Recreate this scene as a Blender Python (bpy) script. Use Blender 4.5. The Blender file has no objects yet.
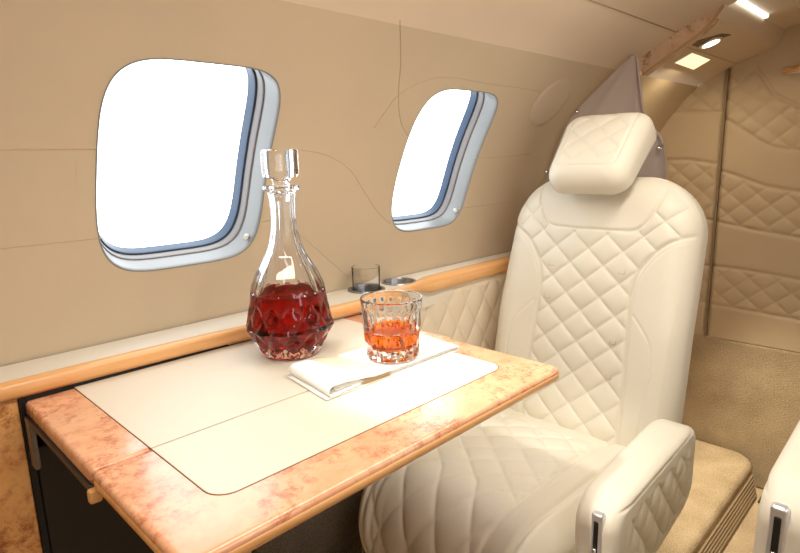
import bpy, math, random
import numpy as np
from mathutils import Vector, Matrix

random.seed(4); rng = np.random.default_rng(7)
sc = bpy.context.scene
COL = sc.collection
PI = math.pi
EYE = np.array([0.0, 0.0, 1.12])          # camera position, aisle floor is z = 0
F_PX, YAW, PITCH, ROLL = 575.178, 0.781544, 0.201268, -0.0247375
UP = 1.12                                  # measured heights are kept relative to eye level

# ------------------------------------------------------------------ camera
def cam_axes():
    cy, sy, cp, sp = math.cos(YAW), math.sin(YAW), math.cos(PITCH), math.sin(PITCH)
    f = np.array([cy*cp, sy*cp, -sp]); r = np.array([sy, -cy, 0.0]); u = np.cross(r, f)
    c, s = math.cos(ROLL), math.sin(ROLL)
    return c*r + s*u, -s*r + c*u, f
AR, AU, AF = cam_axes()
cam_d = bpy.data.cameras.new('camera'); cam = bpy.data.objects.new('camera', cam_d); COL.objects.link(cam)
M = Matrix((tuple(AR)+(0,), tuple(AU)+(0,), tuple(-AF)+(0,), (0, 0, 0, 1))).transposed()
M.translation = Vector(EYE)
cam.matrix_world = M
cam_d.sensor_width = 36; cam_d.lens = F_PX*36/800; cam_d.clip_start = .01
sc.camera = cam

# measuring helpers: where a sight line of the photograph meets a real plane of the cabin
def sight(x, y):
    d = AF*F_PX + AR*(x-400) - AU*(y-276.5)
    return d/np.linalg.norm(d)
def on_x(x, y, X): d = sight(x, y); return EYE + d*X/d[0]
def on_y(x, y, Y): d = sight(x, y); return EYE + d*Y/d[1]
def on_z(x, y, z): d = sight(x, y); return EYE + d*z/d[2]
WC, WR = (.255, -.26), .63                # centre and radius of the cabin lining (y, z from eye level)
def on_wall(x, y, R=WR):
    d = sight(x, y); a = d[1]**2+d[2]**2; b = -2*(d[1]*WC[0]+d[2]*WC[1]); c = WC[0]**2+WC[1]**2-R*R
    return EYE + d*((-b+math.sqrt(b*b-4*a*c))/2/a)

# ------------------------------------------------------------------ materials
def newmat(name):
    m = bpy.data.materials.new(name); m.use_nodes = True
    nt = m.node_tree; b = nt.nodes['Principled BSDF']
    return m, nt, b
def node(nt, t, **kw):
    n = nt.nodes.new(t)
    for k, v in kw.items():
        if k in n.inputs: n.inputs[k].default_value = v
        else: setattr(n, k, v)
    return n
def ramp(nt, fac, stops):
    r = nt.nodes.new('ShaderNodeValToRGB'); e = r.color_ramp.elements
    while len(e) < len(stops): e.new(.5)
    for el, (p, c) in zip(e, stops): el.position = p; el.color = tuple(c)+(1,)
    nt.links.new(fac, r.inputs[0]); return r.outputs[0]
def bump(nt, b, h, strength, dist):
    n = node(nt, 'ShaderNodeBump', Strength=strength, Distance=dist)
    nt.links.new(h, n.inputs['Height']); nt.links.new(n.outputs[0], b.inputs['Normal'])
def simple(name, col, rough=.5, metal=0, coat=0, spec=.5):
    m, nt, b = newmat(name)
    b.inputs['Base Color'].default_value = tuple(col)+(1,); b.inputs['Roughness'].default_value = rough
    b.inputs['Metallic'].default_value = metal; b.inputs['Coat Weight'].default_value = coat
    b.inputs['Specular IOR Level'].default_value = spec
    return m
def leather(name, c1, c2, rough=.5, grain=900, bstr=.12, spec=.4):
    m, nt, b = newmat(name)
    tc = node(nt, 'ShaderNodeTexCoord')
    n1 = node(nt, 'ShaderNodeTexNoise', Scale=5.0, Detail=4.0); nt.links.new(tc.outputs['Object'], n1.inputs['Vector'])
    nt.links.new(ramp(nt, n1.outputs['Fac'], [(.3, c1), (.7, c2)]), b.inputs['Base Color'])
    n2 = node(nt, 'ShaderNodeTexVoronoi', Scale=float(grain)); nt.links.new(tc.outputs['Object'], n2.inputs['Vector'])
    bump(nt, b, n2.outputs['Distance'], bstr, .0006)
    b.inputs['Roughness'].default_value = rough; b.inputs['Specular IOR Level'].default_value = spec
    return m
def burl(name, pale, mid, dark, scale=1.0, rough=.24, coat=.35):
    m, nt, b = newmat(name)
    tc = node(nt, 'ShaderNodeTexCoord')
    w = node(nt, 'ShaderNodeTexNoise', Scale=14.0*scale, Detail=6.0, Roughness=.7, Distortion=.5)
    nt.links.new(tc.outputs['Object'], w.inputs['Vector'])
    base = ramp(nt, w.outputs['Fac'], [(.32, mid), (.55, pale)])
    k = node(nt, 'ShaderNodeTexNoise', Scale=80.0*scale, Detail=6.0, Roughness=.78, Distortion=.25)
    nt.links.new(tc.outputs['Object'], k.inputs['Vector'])
    k2 = node(nt, 'ShaderNodeTexNoise', Scale=16.0*scale, Detail=4.0, Roughness=.6); nt.links.new(tc.outputs['Object'], k2.inputs['Vector'])
    mu = node(nt, 'ShaderNodeMath', operation='MULTIPLY')
    nt.links.new(ramp(nt, k.outputs['Fac'], [(.46, (0,)*3), (.62, (.9,)*3)]), mu.inputs[0])
    nt.links.new(ramp(nt, k2.outputs['Fac'], [(.42, (.08,)*3), (.56, (1,)*3)]), mu.inputs[1])
    mx = node(nt, 'ShaderNodeMix', data_type='RGBA')
    nt.links.new(mu.outputs[0], mx.inputs[0]); nt.links.new(base, mx.inputs[6]); mx.inputs[7].default_value = tuple(dark)+(1,)
    nt.links.new(mx.outputs[2], b.inputs['Base Color'])
    b.inputs['Roughness'].default_value = rough; b.inputs['Coat Weight'].default_value = coat; b.inputs['Coat Roughness'].default_value = .14
    return m
def straight_wood(name, c1, c2):
    m, nt, b = newmat(name)
    tc = node(nt, 'ShaderNodeTexCoord'); mp = node(nt, 'ShaderNodeMapping'); mp.inputs['Scale'].default_value = (1.2, 22, 22)
    nt.links.new(tc.outputs['Object'], mp.inputs[0])
    n = node(nt, 'ShaderNodeTexNoise', Scale=5.0, Detail=5.0, Distortion=.6); nt.links.new(mp.outputs[0], n.inputs['Vector'])
    nt.links.new(ramp(nt, n.outputs['Fac'], [(.3, c1), (.7, c2)]), b.inputs['Base Color'])
    b.inputs['Roughness'].default_value = .28; b.inputs['Coat Weight'].default_value = .35
    return m
def carpet(name, c1, c2):
    m, nt, b = newmat(name)
    tc = node(nt, 'ShaderNodeTexCoord')
    n = node(nt, 'ShaderNodeTexNoise', Scale=260.0, Detail=3.0, Roughness=.7); nt.links.new(tc.outputs['Object'], n.inputs['Vector'])
    n2 = node(nt, 'ShaderNodeTexNoise', Scale=9.0, Detail=3.0); nt.links.new(tc.outputs['Object'], n2.inputs['Vector'])
    ad = node(nt, 'ShaderNodeMath', operation='MULTIPLY_ADD'); ad.inputs[1].default_value = .6
    nt.links.new(n2.outputs['Fac'], ad.inputs[0]); nt.links.new(n.outputs['Fac'], ad.inputs[2])
    nt.links.new(ramp(nt, ad.outputs[0], [(.6, c1), (1.0, c2)]), b.inputs['Base Color'])
    bump(nt, b, n.outputs['Fac'], .9, .006)
    b.inputs['Roughness'].default_value = .95; b.inputs['Specular IOR Level'].default_value = .1
    return m
def glass(name, col=(1, 1, 1), ior=1.5, rough=0.0):
    m, nt, b = newmat(name); nt.nodes.remove(b)
    g = node(nt, 'ShaderNodeBsdfGlass', IOR=ior, Roughness=rough); g.inputs['Color'].default_value = tuple(col)+(1,)
    nt.links.new(g.outputs[0], nt.nodes['Material Output'].inputs[0]); return m
def pane_glass(name):
    m, nt, b = newmat(name); nt.nodes.remove(b)
    t = node(nt, 'ShaderNodeBsdfTransparent'); g = node(nt, 'ShaderNodeBsdfGlossy', Roughness=.02)
    mx = node(nt, 'ShaderNodeMixShader'); mx.inputs[0].default_value = .03
    nt.links.new(t.outputs[0], mx.inputs[1]); nt.links.new(g.outputs[0], mx.inputs[2])
    nt.links.new(mx.outputs[0], nt.nodes['Material Output'].inputs[0]); return m
def glow(name, col, s):
    m, nt, b = newmat(name)
    b.inputs['Base Color'].default_value = tuple(col)+(1,)
    b.inputs['Emission Color'].default_value = tuple(col)+(1,); b.inputs['Emission Strength'].default_value = s
    return m

SEAT = leather('cream_leather', (.715, .675, .565), (.755, .715, .60), .46)
LINER = leather('tan_liner', (.555, .455, .325), (.59, .485, .345), .5, 1200, .06, .35)
CEIL = leather('headliner', (.70, .585, .45), (.74, .615, .48), .6, 1200, .06, .3)
SEAM = simple('seam_thread', (.50, .38, .26), .7)
QUILT = leather('bulkhead_leather', (.60, .485, .34), (.64, .515, .365), .5)
SIDEQ = leather('side_panel_leather', (.74, .64, .50), (.78, .68, .54), .5)
LEDGE = leather('ledge_leather', (.72, .68, .59), (.76, .72, .63), .5)
INLAY = leather('table_inlay', (.70, .645, .535), (.73, .67, .555), .42, 1500, .03, .25)
BURL = burl('burl_veneer', (.80, .44, .26), (.74, .345, .19), (.50, .14, .06))
BURLP = burl('burl_panel', (.84, .45, .17), (.72, .33, .11), (.32, .09, .025), .8)
BURLA = burl('burl_arch_veneer', (.70, .50, .35), (.56, .36, .23), (.26, .12, .06), .9)
WOOD = straight_wood('edge_wood', (.72, .36, .13), (.86, .48, .20))
CARPET = carpet('carpet', (.40, .30, .185), (.68, .55, .38))
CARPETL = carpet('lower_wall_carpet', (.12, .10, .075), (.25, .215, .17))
DARK = simple('dark_plastic', (.035, .028, .024), .45)
RUBBER = simple("navy_gasket", (.022, .052, .105), .4)
REVEAL = simple('window_surround', (.22, .23, .23), .35)
CHROME = simple('chrome', (.80, .80, .82), .14, 1)
STEEL = simple('satin_steel', (.74, .76, .80), .3, .75)
CUPM = simple('cup_steel', (.34, .35, .37), .28, .9)
BLACK = simple('black_slot', (.01, .01, .01), .5)
FABRIC = leather('curtain_fabric', (.42, .35, .31), (.46, .385, .34), .85, 700, .2, .1)
RIBS = simple('kick_plate', (.36, .27, .175), .38)
GLASS = glass('clear_crystal', (.985, .99, 1.0), 1.5)
REDL = glass('red_liquor', (.58, .042, .03), 1.36)
ORAL = glass('amber_liquor', (.98, .45, .055), 1.36)
THIN = glass('thin_glass', (1, 1, 1), 1.22)
PANE = pane_glass('window_pane')

# ------------------------------------------------------------------ object helpers
def empty(name, label, cat, loc=(0, 0, 0), group=None):
    o = bpy.data.objects.new(name, None); COL.objects.link(o); o.location = loc
    o.empty_display_size = .05
    return tag(o, label, cat, group)
def tag(o, label=None, cat=None, group=None, kind=None):
    if label: o['label'] = label
    if cat: o['category'] = cat
    if group: o['group'] = group
    if kind: o['kind'] = kind
    return o
def mesh(name, V, Fc, mat, parent=None, smooth=True, mats=None, fmat=None, label=None, sharp=None):
    """V in world coordinates; the object is parented with its world place kept."""
    V = np.asarray(V, float)
    off = np.zeros(3)
    if parent is not None:
        q = parent
        while q is not None: off = off + np.array(q.location); q = q.parent
    me = bpy.data.meshes.new(name); me.from_pydata((V-off).tolist(), [], [tuple(map(int, f)) for f in Fc])
    for m in (mats or [mat]): me.materials.append(m)
    if fmat is not None: me.polygons.foreach_set('material_index', list(map(int, fmat)))
    me.polygons.foreach_set('use_smooth', [bool(smooth)]*len(me.polygons))
    if sharp: me.set_sharp_from_angle(angle=math.radians(sharp))
    me.update()
    o = bpy.data.objects.new(name, me); COL.objects.link(o)
    if parent is not None: o.parent = parent
    if label: o['label'] = label
    return o
class MB:
    def __init__(s): s.V = []; s.F = []; s.m = []
    def add(s, V, Fc, mi=0):
        n = len(s.V); s.V += [tuple(v) for v in V]; s.F += [tuple(i+n for i in f) for f in Fc]; s.m += [mi]*len(Fc)
        return s
    def obj(s, name, mat, parent=None, **k):
        if isinstance(mat, list): return mesh(name, s.V, s.F, None, parent, mats=mat, fmat=s.m, **k)
        return mesh(name, s.V, s.F, mat, parent, **k)
def grid_faces(nu, nv, close_u=False, base=0, flip=False):
    fs = []
    for i in range(nu if close_u else nu-1):
        for j in range(nv-1):
            a = base+i*nv+j; b = base+((i+1) % nu)*nv+j
            f = (a, b, b+1, a+1); fs.append(f[::-1] if flip else f)
    return fs
def lathe(prof, c, n=64, mod=None):
    """prof: closed or open list of (r, z); mod(theta, r, z) -> r"""
    V = []
    for i in range(n):
        t = 2*PI*i/n
        for r, z in prof:
            rr = mod(t, r, z) if mod else r
            V.append((c[0]+rr*math.cos(t), c[1]+rr*math.sin(t), c[2]+z))
    F_ = grid_faces(n, len(prof), True)
    return V, F_
def tube(path, r, n=8, closed=False):
    P = np.array(path, float); m = len(P); V = []; ref = None
    for i in range(m):
        t = P[(i+1) % m]-P[i-1] if closed else P[min(i+1, m-1)]-P[max(i-1, 0)]
        t = t/np.linalg.norm(t)
        if ref is None:
            ref = np.array([0, 0, 1.]) if abs(t[2]) < .9 else np.array([1., 0, 0])
        a = ref-t*(ref@t); a /= np.linalg.norm(a); b = np.cross(t, a); ref = a
        for k in range(n):
            q = 2*PI*k/n; V.append(P[i]+r*(math.cos(q)*a+math.sin(q)*b))
    F_ = []
    for i in range(m if closed else m-1):
        for k in range(n):
            F_.append((i*n+k, i*n+(k+1) % n, ((i+1) % m)*n+(k+1) % n, ((i+1) % m)*n+k))
    if not closed: F_ += [tuple(range(n))[::-1], tuple(range((m-1)*n, m*n))]
    return V, F_
def box(lo, hi, r=.0, seg=3):
    """rounded box between two corners"""
    lo = np.array(lo, float); hi = np.array(hi, float); c = (lo+hi)/2; h = (hi-lo)/2
    r = min(r, *(h*.98))
    if r <= 0:
        V = [(x, y, z) for x in (lo[0], hi[0]) for y in (lo[1], hi[1]) for z in (lo[2], hi[2])]
        return V, [(0, 1, 3, 2), (4, 6, 7, 5), (0, 4, 5, 1), (2, 3, 7, 6), (0, 2, 6, 4), (1, 5, 7, 3)]
    V = []; Fc = []
    ts = [math.tan(PI/4*(k/seg)) for k in range(seg+1)]
    for ax in range(3):
        for sg in (-1, 1):
            u, v = (ax+1) % 3, (ax+2) % 3
            def line(hh):
                return [-hh+r-r*t for t in ts[::-1]]+[hh-r+r*t for t in ts]
            lu, lv = line(h[u]), line(h[v]); base = len(V)
            for a in lu:
                for b in lv:
                    p = np.zeros(3); p[ax] = sg*h[ax]; p[u] = a; p[v] = b
                    q = np.clip(p, -(h-r), h-r); d = p-q; p = q+d/np.linalg.norm(d)*r
                    V.append(c+p)
            Fc += grid_faces(len(lu), len(lv), base=base, flip=(sg < 0))
    # weld
    key = {}; mp = []; W = []
    for p in V:
        k = tuple(np.round(p, 6)+0.0)
        if k not in key: key[k] = len(W); W.append(p)
        mp.append(key[k])
    return W, [tuple(mp[i] for i in f) for f in Fc if len({mp[i] for i in f}) == 4]
def prism(poly, axis, a, b):
    """extrude polygon of the two other coordinates from a to b along axis"""
    n = len(poly); V = []
    for t in (a, b):
        for p in poly:
            q = list(p); q.insert(axis, t); V.append(q)
    return V, [tuple(range(n))[::-1], tuple(range(n, 2*n))]+[(i, (i+1) % n, n+(i+1) % n, n+i) for i in range(n)]
def rrect(x0, x1, y0, y1, R, seg=8):
    """R: radii for corners (x0y0, x1y0, x1y1, x0y1)"""
    out = []
    for (cx, cy, a0), r in zip(((x0, y0, PI), (x1, y0, 1.5*PI), (x1, y1, 0), (x0, y1, .5*PI)), R):
        sx = 1 if cx == x0 else -1; sy = 1 if cy == y0 else -1
        if r <= 0: out.append((cx, cy)); continue
        for k in range(seg+1):
            t = a0+PI/2*k/seg; out.append((cx+sx*r+r*math.cos(t), cy+sy*r+r*math.sin(t)))
    return out
def slab(poly, z0, z1, r=.004, seg=4):
    """horizontal slab with rounded top and bottom edges from an outline (counter-clockwise)"""
    P = np.array(poly); n = len(P)
    nrm = []
    for i in range(n):
        e1 = P[i]-P[i-1]; e2 = P[(i+1) % n]-P[i]
        e1 /= np.linalg.norm(e1)+1e-12; e2 /= np.linalg.norm(e2)+1e-12
        m = np.array([e1[1]+e2[1], -e1[0]-e2[0]]); m /= np.linalg.norm(m)+1e-12
        c = max(.3, m@np.array([e1[1], -e1[0]])); nrm.append(m/c)
    nrm = np.array(nrm); rings = []
    for k in range(seg+1):
        t = PI/2*k/seg; rings.append((r*(1-math.sin(t)), z0+r*(1-math.cos(t))))
    for k in range(seg+1):
        t = PI/2*(1-k/seg); rings.append((r*(1-math.sin(t)), z1-r*(1-math.cos(t))))
    V = []
    for ins, z in rings:
        for p, q in zip(P, nrm): V.append((p[0]-q[0]*ins, p[1]-q[1]*ins, z))
    Fc = []
    for k in range(len(rings)-1):
        for i in range(n): Fc.append((k*n+i, k*n+(i+1) % n, (k+1)*n+(i+1) % n, (k+1)*n+i))
    Fc += [tuple(range(n))[::-1], tuple(range((len(rings)-1)*n, len(rings)*n))]
    return V, Fc
# --- upholstery
def poly_dist(p, q, line, closed=False):
    L = np.array(line, float); d = np.full(p.shape, 9.0)
    m = len(L) if closed else len(L)-1
    for i in range(m):
        a, b = L[i], L[(i+1) % len(L)]; e = b-a
        t = np.clip(((p-a[0])*e[0]+(q-a[1])*e[1])/(e@e+1e-12), 0, 1)
        d = np.minimum(d, np.hypot(p-a[0]-t*e[0], q-a[1]-t*e[1]))
    return d
def inside(p, q, poly):
    r = np.zeros(p.shape, bool); n = len(poly)
    for i in range(n):
        (x1, y1), (x2, y2) = poly[i], poly[(i+1) % n]
        c = ((y1 > q) != (y2 > q)) & (p < (x2-x1)*(q-y1)/((y2-y1) if y2 != y1 else 1e-9)+x1)
        r ^= c
    return r
def smooth_line(pts, n=12):
    P = np.array(pts, float); out = []
    for i in range(len(P)-1):
        p0, p1, p2, p3 = P[max(i-1, 0)], P[i], P[i+1], P[min(i+2, len(P)-1)]
        for k in range(n):
            t = k/n
            out.append(.5*((2*p1)+(-p0+p2)*t+(2*p0-5*p1+4*p2-p3)*t*t+(-p0+3*p1-3*p2+p3)*t**3))
    out.append(P[-1]); return np.array(out)
def quilt(p, q, w, h, depth, region=None, fade=.010, e=.36):
    a = p/w+q/h; b = p/w-q/h
    da = 1-np.abs((a % 1)-.5)*2; db = 1-np.abs((b % 1)-.5)*2      # 0 mid .. 1 at a stitch line
    f = ((1-da**2)*(1-db**2)).clip(0)**e-.75
    if region is not None:
        m = np.clip(poly_dist(p, q, region, True)/fade, 0, 1)*inside(p, q, region)
        f = f*m
    return depth*f
def groove(p, q, line, depth=.003, w=.0035):
    return -depth*np.exp(-(poly_dist(p, q, line)/w)**2)
def pillow(a, b, R, T, r, nu, nv, crown=0, front=None, back=None):
    """upholstered block: rounded-rectangle outline, rounded edges; returns (p, q, d) and faces"""
    def ax(n):
        x = np.linspace(-1, 1, n); return 1.35*x-.35*x**3
    s, t = np.meshgrid(ax(nu), ax(nv), indexing='ij')
    m = np.maximum(np.abs(s), np.abs(t)); mm = np.where(m == 0, 1, m)
    Pa, Pb = a*s/mm, b*t/mm
    Ca, Cb = np.clip(Pa, -(a-R), a-R), np.clip(Pb, -(b-R), b-R)
    da, db = Pa-Ca, Pb-Cb; L = np.hypot(da, db); L = np.where(L == 0, 1, L)
    p, q = m*(Ca+R*da/L), m*(Cb+R*db/L)
    e = np.minimum((1-m)*min(a, b), r)
    d = T-r+np.sqrt(np.maximum(r*r-(r-e)**2, 0))+crown*(1-m**2)
    df = d+(front(p, q)*np.clip((1-m)*min(a, b)/.012, 0, 1) if front else 0)
    dk = d+(back(p, q)*np.clip((1-m)*min(a, b)/.012, 0, 1) if back else 0)
    N = nu*nv
    V = np.concatenate([np.stack([p, q, df], -1).reshape(-1, 3), np.stack([p, q, -dk], -1).reshape(-1, 3)])
    Fc = grid_faces(nu, nv)+grid_faces(nu, nv, base=N, flip=True)
    loop = [i*nv for i in range(nu)]+[(nu-1)*nv+j for j in range(1, nv)]+[i*nv+nv-1 for i in range(nu-2, -1, -1)]+[j for j in range(nv-2, 0, -1)]
    # side band with intermediate rows
    rows = [loop]; V = list(map(tuple, V)); steps = 5
    for k in range(1, steps):
        z = 1-2*k/steps; row = []
        for i in loop:
            x = V[i]; row.append(len(V)); V.append((x[0], x[1], (T-r)*z if T > r else 0))
        rows.append(row)
    rows.append([i+N for i in loop])
    for A, B in zip(rows[:-1], rows[1:]):
        for i in range(len(loop)):
            j = (i+1) % len(loop); Fc.append((A[j], A[i], B[i], B[j]))
    return np.array(V), Fc

# ------------------------------------------------------------------ cabin shell
X0, X1, XA = -.85, 2.10, 1.53              # front end, rear bulkhead, arch
TH_V = -.36
def circ(th, R=WR):
    if th < TH_V:
        y, z = circ(TH_V, R); return y-.10*(TH_V-th)*R, z-(TH_V-th)*R
    return WC[0]+R*math.cos(th), UP+WC[1]+R*math.sin(th)
TH_C = math.atan2(.208+.26, .677-.255)     # crease between side lining and headliner
def wpt(x, th, R=WR):
    y, z = circ(th, R); return (x, y, z)
def th_of(z): return math.asin((z-WC[1])/WR)
WIN = [(.271, .535), (.848, 1.100)]
WZ = (-.157, .132)
def outline(x0, x1, n=240):
    cx, hx = (x0+x1)/2, (x1-x0)/2; t0, t1 = th_of(WZ[0]), th_of(WZ[1]); ct, ht = (t0+t1)/2, (t1-t0)/2
    O = []
    for k in range(n):
        a = 2*PI*(k+.5)/n; c, s = math.cos(a), math.sin(a); ex = 2/4.6
        O.append((cx+hx*math.copysign(abs(c)**ex, c), ct+ht*math.copysign(abs(s)**ex, s)))
    return O, (cx, ct, hx, ht)
def window_block(mb, x0, x1, side=1):
    """lining from a rectangular patch border to the rounded window edge"""
    O, (cx, ct, hx, ht) = outline(x0, x1); n = len(O); K = 5; V = []
    mx, mt = hx+.025, ht+.045
    for (x, t) in O:
        dx, dt = (x-cx)/mx, (t-ct)/mt; s = 1/max(abs(dx), abs(dt)); bx, bt = cx+(x-cx)*s, ct+(t-ct)*s
        for k in range(K+1):
            f = k/K; V.append(wpt(x+(bx-x)*f, t+(bt-t)*f))
    # corners of the border
    F_ = grid_faces(n, K+1, True)
    mb.add(V, F_)
    V = []
    for i in range(n):
        bx, bt = border(O, i, cx, ct, mx, mt)
        for f in (.985, 1.03): V.append(wpt(cx+(bx-cx)*f, ct+(bt-ct)*f, WR+.0008))
    mb.add(V, grid_faces(n, 2, True))
    i0 = len(mb.V)
    for sx in (-1, 1):
        for st in (-1, 1):
            # nearest two border samples around this corner
            best = min(range(n), key=lambda i: -((1 if True else 0)*0) + ang(O, i, cx, ct, mx, mt, sx, st))
            j = best
            for a, b in ((j-1, j), (j, (j+1) % n)):
                pa, pb = border(O, a, cx, ct, mx, mt), border(O, b, cx, ct, mx, mt)
                if abs(pa[0]-pb[0]) > 1e-6 and abs(pa[1]-pb[1]) > 1e-6:
                    mb.add([wpt(*pa), wpt(*pb), wpt(cx+sx*mx, ct+st*mt)], [(0, 1, 2)])
    return (cx-mx, cx+mx, ct-mt, ct+mt)
def border(O, i, cx, ct, mx, mt):
    x, t = O[i % len(O)]; s = 1/max(abs((x-cx)/mx), abs((t-ct)/mt)); return cx+(x-cx)*s, ct+(t-ct)*s
def ang(O, i, cx, ct, mx, mt, sx, st):
    x, t = border(O, i, cx, ct, mx, mt); return abs((x-cx)/mx-sx)+abs((t-ct)/mt-st)
def patch(mb, x0, x1, t0, t1, nx, nt):
    V = [wpt(x0+(x1-x0)*i/nx, t0+(t1-t0)*j/nt) for i in range(nx+1) for j in range(nt+1)]
    mb.add(V, grid_faces(nx+1, nt+1))
wl = MB()
rects = [window_block(wl, *w) for w in WIN]
T_LOW = -1.45
ta, tb = rects[0][2], rects[0][3]
patch(wl, X0, X1, T_LOW, ta, 40, 40); patch(wl, X0, X1, tb, TH_C, 40, 24)
patch(wl, X0, rects[0][0], ta, tb, 16, 40); patch(wl, rects[0][1], rects[1][0], ta, tb, 8, 40); patch(wl, rects[1][1], X1, ta, tb, 16, 40)
# stitched seams of the lining
def seam(pts, n=10):
    W = np.array([on_wall(x, y, WR-.0002) for x, y in smooth_line(pts, n)])
    wl.add(*tube(W, .0006, 6), 1)
for pts in ([(-60, 150), (0, 149.5), (98, 149)], [(-60, 255), (0, 249), (103, 238)],
            [(400, 20), (401, 60), (399, 85), (399, 108), (402, 125), (408, 136)],
            [(374, 128), (385, 112), (401, 93), (430, 79), (455, 78), (483, 83), (520, 88), (541, 92)],
            [(301, 150), (326, 155), (349, 169), (364, 191), (377, 211), (391, 224)],
            [(289, 226), (311, 244), (330, 261), (349, 277)],
            [(288, 216), (275, 219), (262, 222)],
            [(474, 158), (500, 157), (530, 154)], [(455, 209), (480, 206), (510, 202)]):
    seam(pts)
o = wl.obj('wall_left', [LINER, SEAM]); tag(o, 'tan leather lined curved cabin wall with two windows', 'wall', kind='structure')

# right-hand wall (behind the photographer), mirrored, with its own daylight windows
wr = MB(); keep = wl.V
V = [(x, 2*WC[0]-y, z) for x, y, z in wl.V]; nf = [i for i, m in enumerate(wl.m) if m == 0]
wr.add(V, [wl.F[i][::-1] for i in nf]); o = wr.obj('wall_right', [LINER, SEAM]); tag(o, 'curved tan wall across the aisle', 'wall', kind='structure')

# windows
def window(idx, x0, x1, mirror=False):
    sg = (lambda p: (p[0], 2*WC[0]-p[1], p[2])) if mirror else (lambda p: p)
    name = 'window_%d' % idx
    O, (cx, ct, hx, ht) = outline(x0, x1); n = len(O)
    def ring(scale_x, scale_t, off, dx=0, dt=0): return [sg(wpt(cx+dx+(x-cx)*scale_x, ct+dt+(t-ct)*scale_t, WR+off)) for x, t in O]
    def loft(rings):
        V = [p for r in zip(*rings) for p in r]; return V, grid_faces(n, len(rings), True)
    root = bpy.data.objects.new(name, None); COL.objects.link(root); root.location = sg(wpt(cx, ct))
    tag(root, None, None, kind='structure')
    # rounded lip, sloped reveal
    R1 = [ring(1.012, 1.010, -.0006), ring(1.004, 1.004, -.0012), ring(.995, .996, .000), ring(.985, .988, .006), ring(.965, .972, .026), ring(.955, .962, .034)]
    mesh('window_frame', *loft(R1), REVEAL, root)
    R1b = [ring(.955, .962, .034), ring(.945, .955, .034), ring(.938, .950, .038), ring(.925, .94, .052)]
    mesh('inner_frame', *loft(R1b), simple('grey_trim', (.16, .145, .14), .4), root)
    R2 = [ring(.925, .94, .052), ring(.915, .935, .050), ring(.905, .925, .053), ring(.895, .917, .060), ring(.88, .905, .068)]
    mesh('gasket', *loft(R2), RUBBER, root)
    R3 = ring(.90, .92, .064)
    K = 6; V = []
    for x, t in O:
        for k in range(1, K+1): V.append(sg(wpt(cx+(x-cx)*.90*k/K, ct+(t-ct)*.92*k/K, WR+.064)))
    V.append(sg(wpt(cx, ct, WR+.064)))
    Fc = grid_faces(n, K, True)+[(i*K, ((i+1) % n)*K, len(V)-1) for i in range(n)]
    mesh('pane', V, Fc, PANE, root)
    # little white stop in the lower rear corner of the reveal
    a = np.array(wpt(cx+hx*.86, ct-ht*.80, WR+.012)); b = np.array(wpt(cx+hx*.80, ct-ht*.80, WR+.004))
    a, b = np.array(sg(a)), np.array(sg(b))
    mesh('stop', *tube([a, a*.5+b*.5, b], .004, 10), simple('white_plastic', (.85, .85, .85), .3), root, sharp=40)
    return root
window(1, *WIN[0])['label'] = 'large near rounded cabin window with pale surround above the table'
window(2, *WIN[1])['label'] = 'rear rounded cabin window with blue gasket before the seat'
window(3, *WIN[0], mirror=True)['label'] = 'window across the aisle beside the photographer'
window(4, *WIN[1], mirror=True)['label'] = 'window across the aisle beside the other seat'

# headliner
def y_mir(y): return 2*WC[0]-y
prof = [(.700, .190), (.679, .2065), (.655, .2255), (.615, .250), (.557, .283), (.553, .2865), (.54, .291), (.47, .322), (.40, .345), (.33, .358), (.255, .362)]
prof = prof+[(y_mir(y), z) for y, z in prof[::-1][1:]]
V = [(x, y, UP+z) for x in np.linspace(X0, XA+.02, 12) for y, z in prof]
cm = MB(); cm.add(V, grid_faces(12, len(prof)))
for y, z in ((.555, .2838), (y_mir(.555), .2838)): cm.add(*tube([(x, y, UP+z) for x in (X0, .5, XA)], .0012, 6), 1)
o = cm.obj('ceiling', [CEIL, SEAM]); tag(o, 'cream curved cabin ceiling panels', 'ceiling', kind='structure')

# rear soffit behind the arch (its section is measured on the rear bulkhead)
S = [on_x(x, y, X1) for x, y in ((672, 96), (693, 89), (738, 64), (768, 51), (778, 46), (784, 38), (786, 30))]
sec = [(p[1], p[2]) for p in S]
sec = [(sec[0][0]+.03, sec[0][1]-.045)]+sec
stepY, stepZ = sec[-1]
sec2 = sec+[(stepY-.004, stepZ+.004), (stepY-.05, stepZ+.012), (WC[0], UP+.362)]
sec2 = sec2+[(y_mir(y), z) for y, z in sec2[::-1][1:]]
V = [(x, y, z) for x in np.linspace(XA, X1+.01, 8) for y, z in sec2]
sm = MB(); sm.add(V, grid_faces(8, len(sec2)))
pA = np.array(S[2]); sm.add(*tube([(x, pA[1], pA[2]-.0008) for x in (XA, 1.8, X1)], .0012, 6), 1)
o = sm.obj('ceiling_rear', [CEIL, SEAM], sharp=28); tag(o, 'tan dropped soffit over the rear vestibule', 'ceiling', kind='structure')

# floors, end walls
def flat(name, V, Fc, mat, label, cat='floor'):
    o = mesh(name, V, Fc, mat, None, False); tag(o, label, cat, kind='structure'); return o
ZP = UP-1.0                                  # raised seat platform
flat('floor', *box((X0, -.5, -.05), (X1, 1.1, 0)), CARPET, 'beige carpet of the sunken aisle')
pl = rrect(X0+.01, 2.08, .400, 1.0, (0, .075, 0, 0), 10)
o = mesh('floor_platform', *slab(pl, 0, ZP, .022, 6), CARPET, None, True, sharp=50); tag(o, 'raised beige carpet platform under the seat', 'floor', kind='structure')
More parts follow.
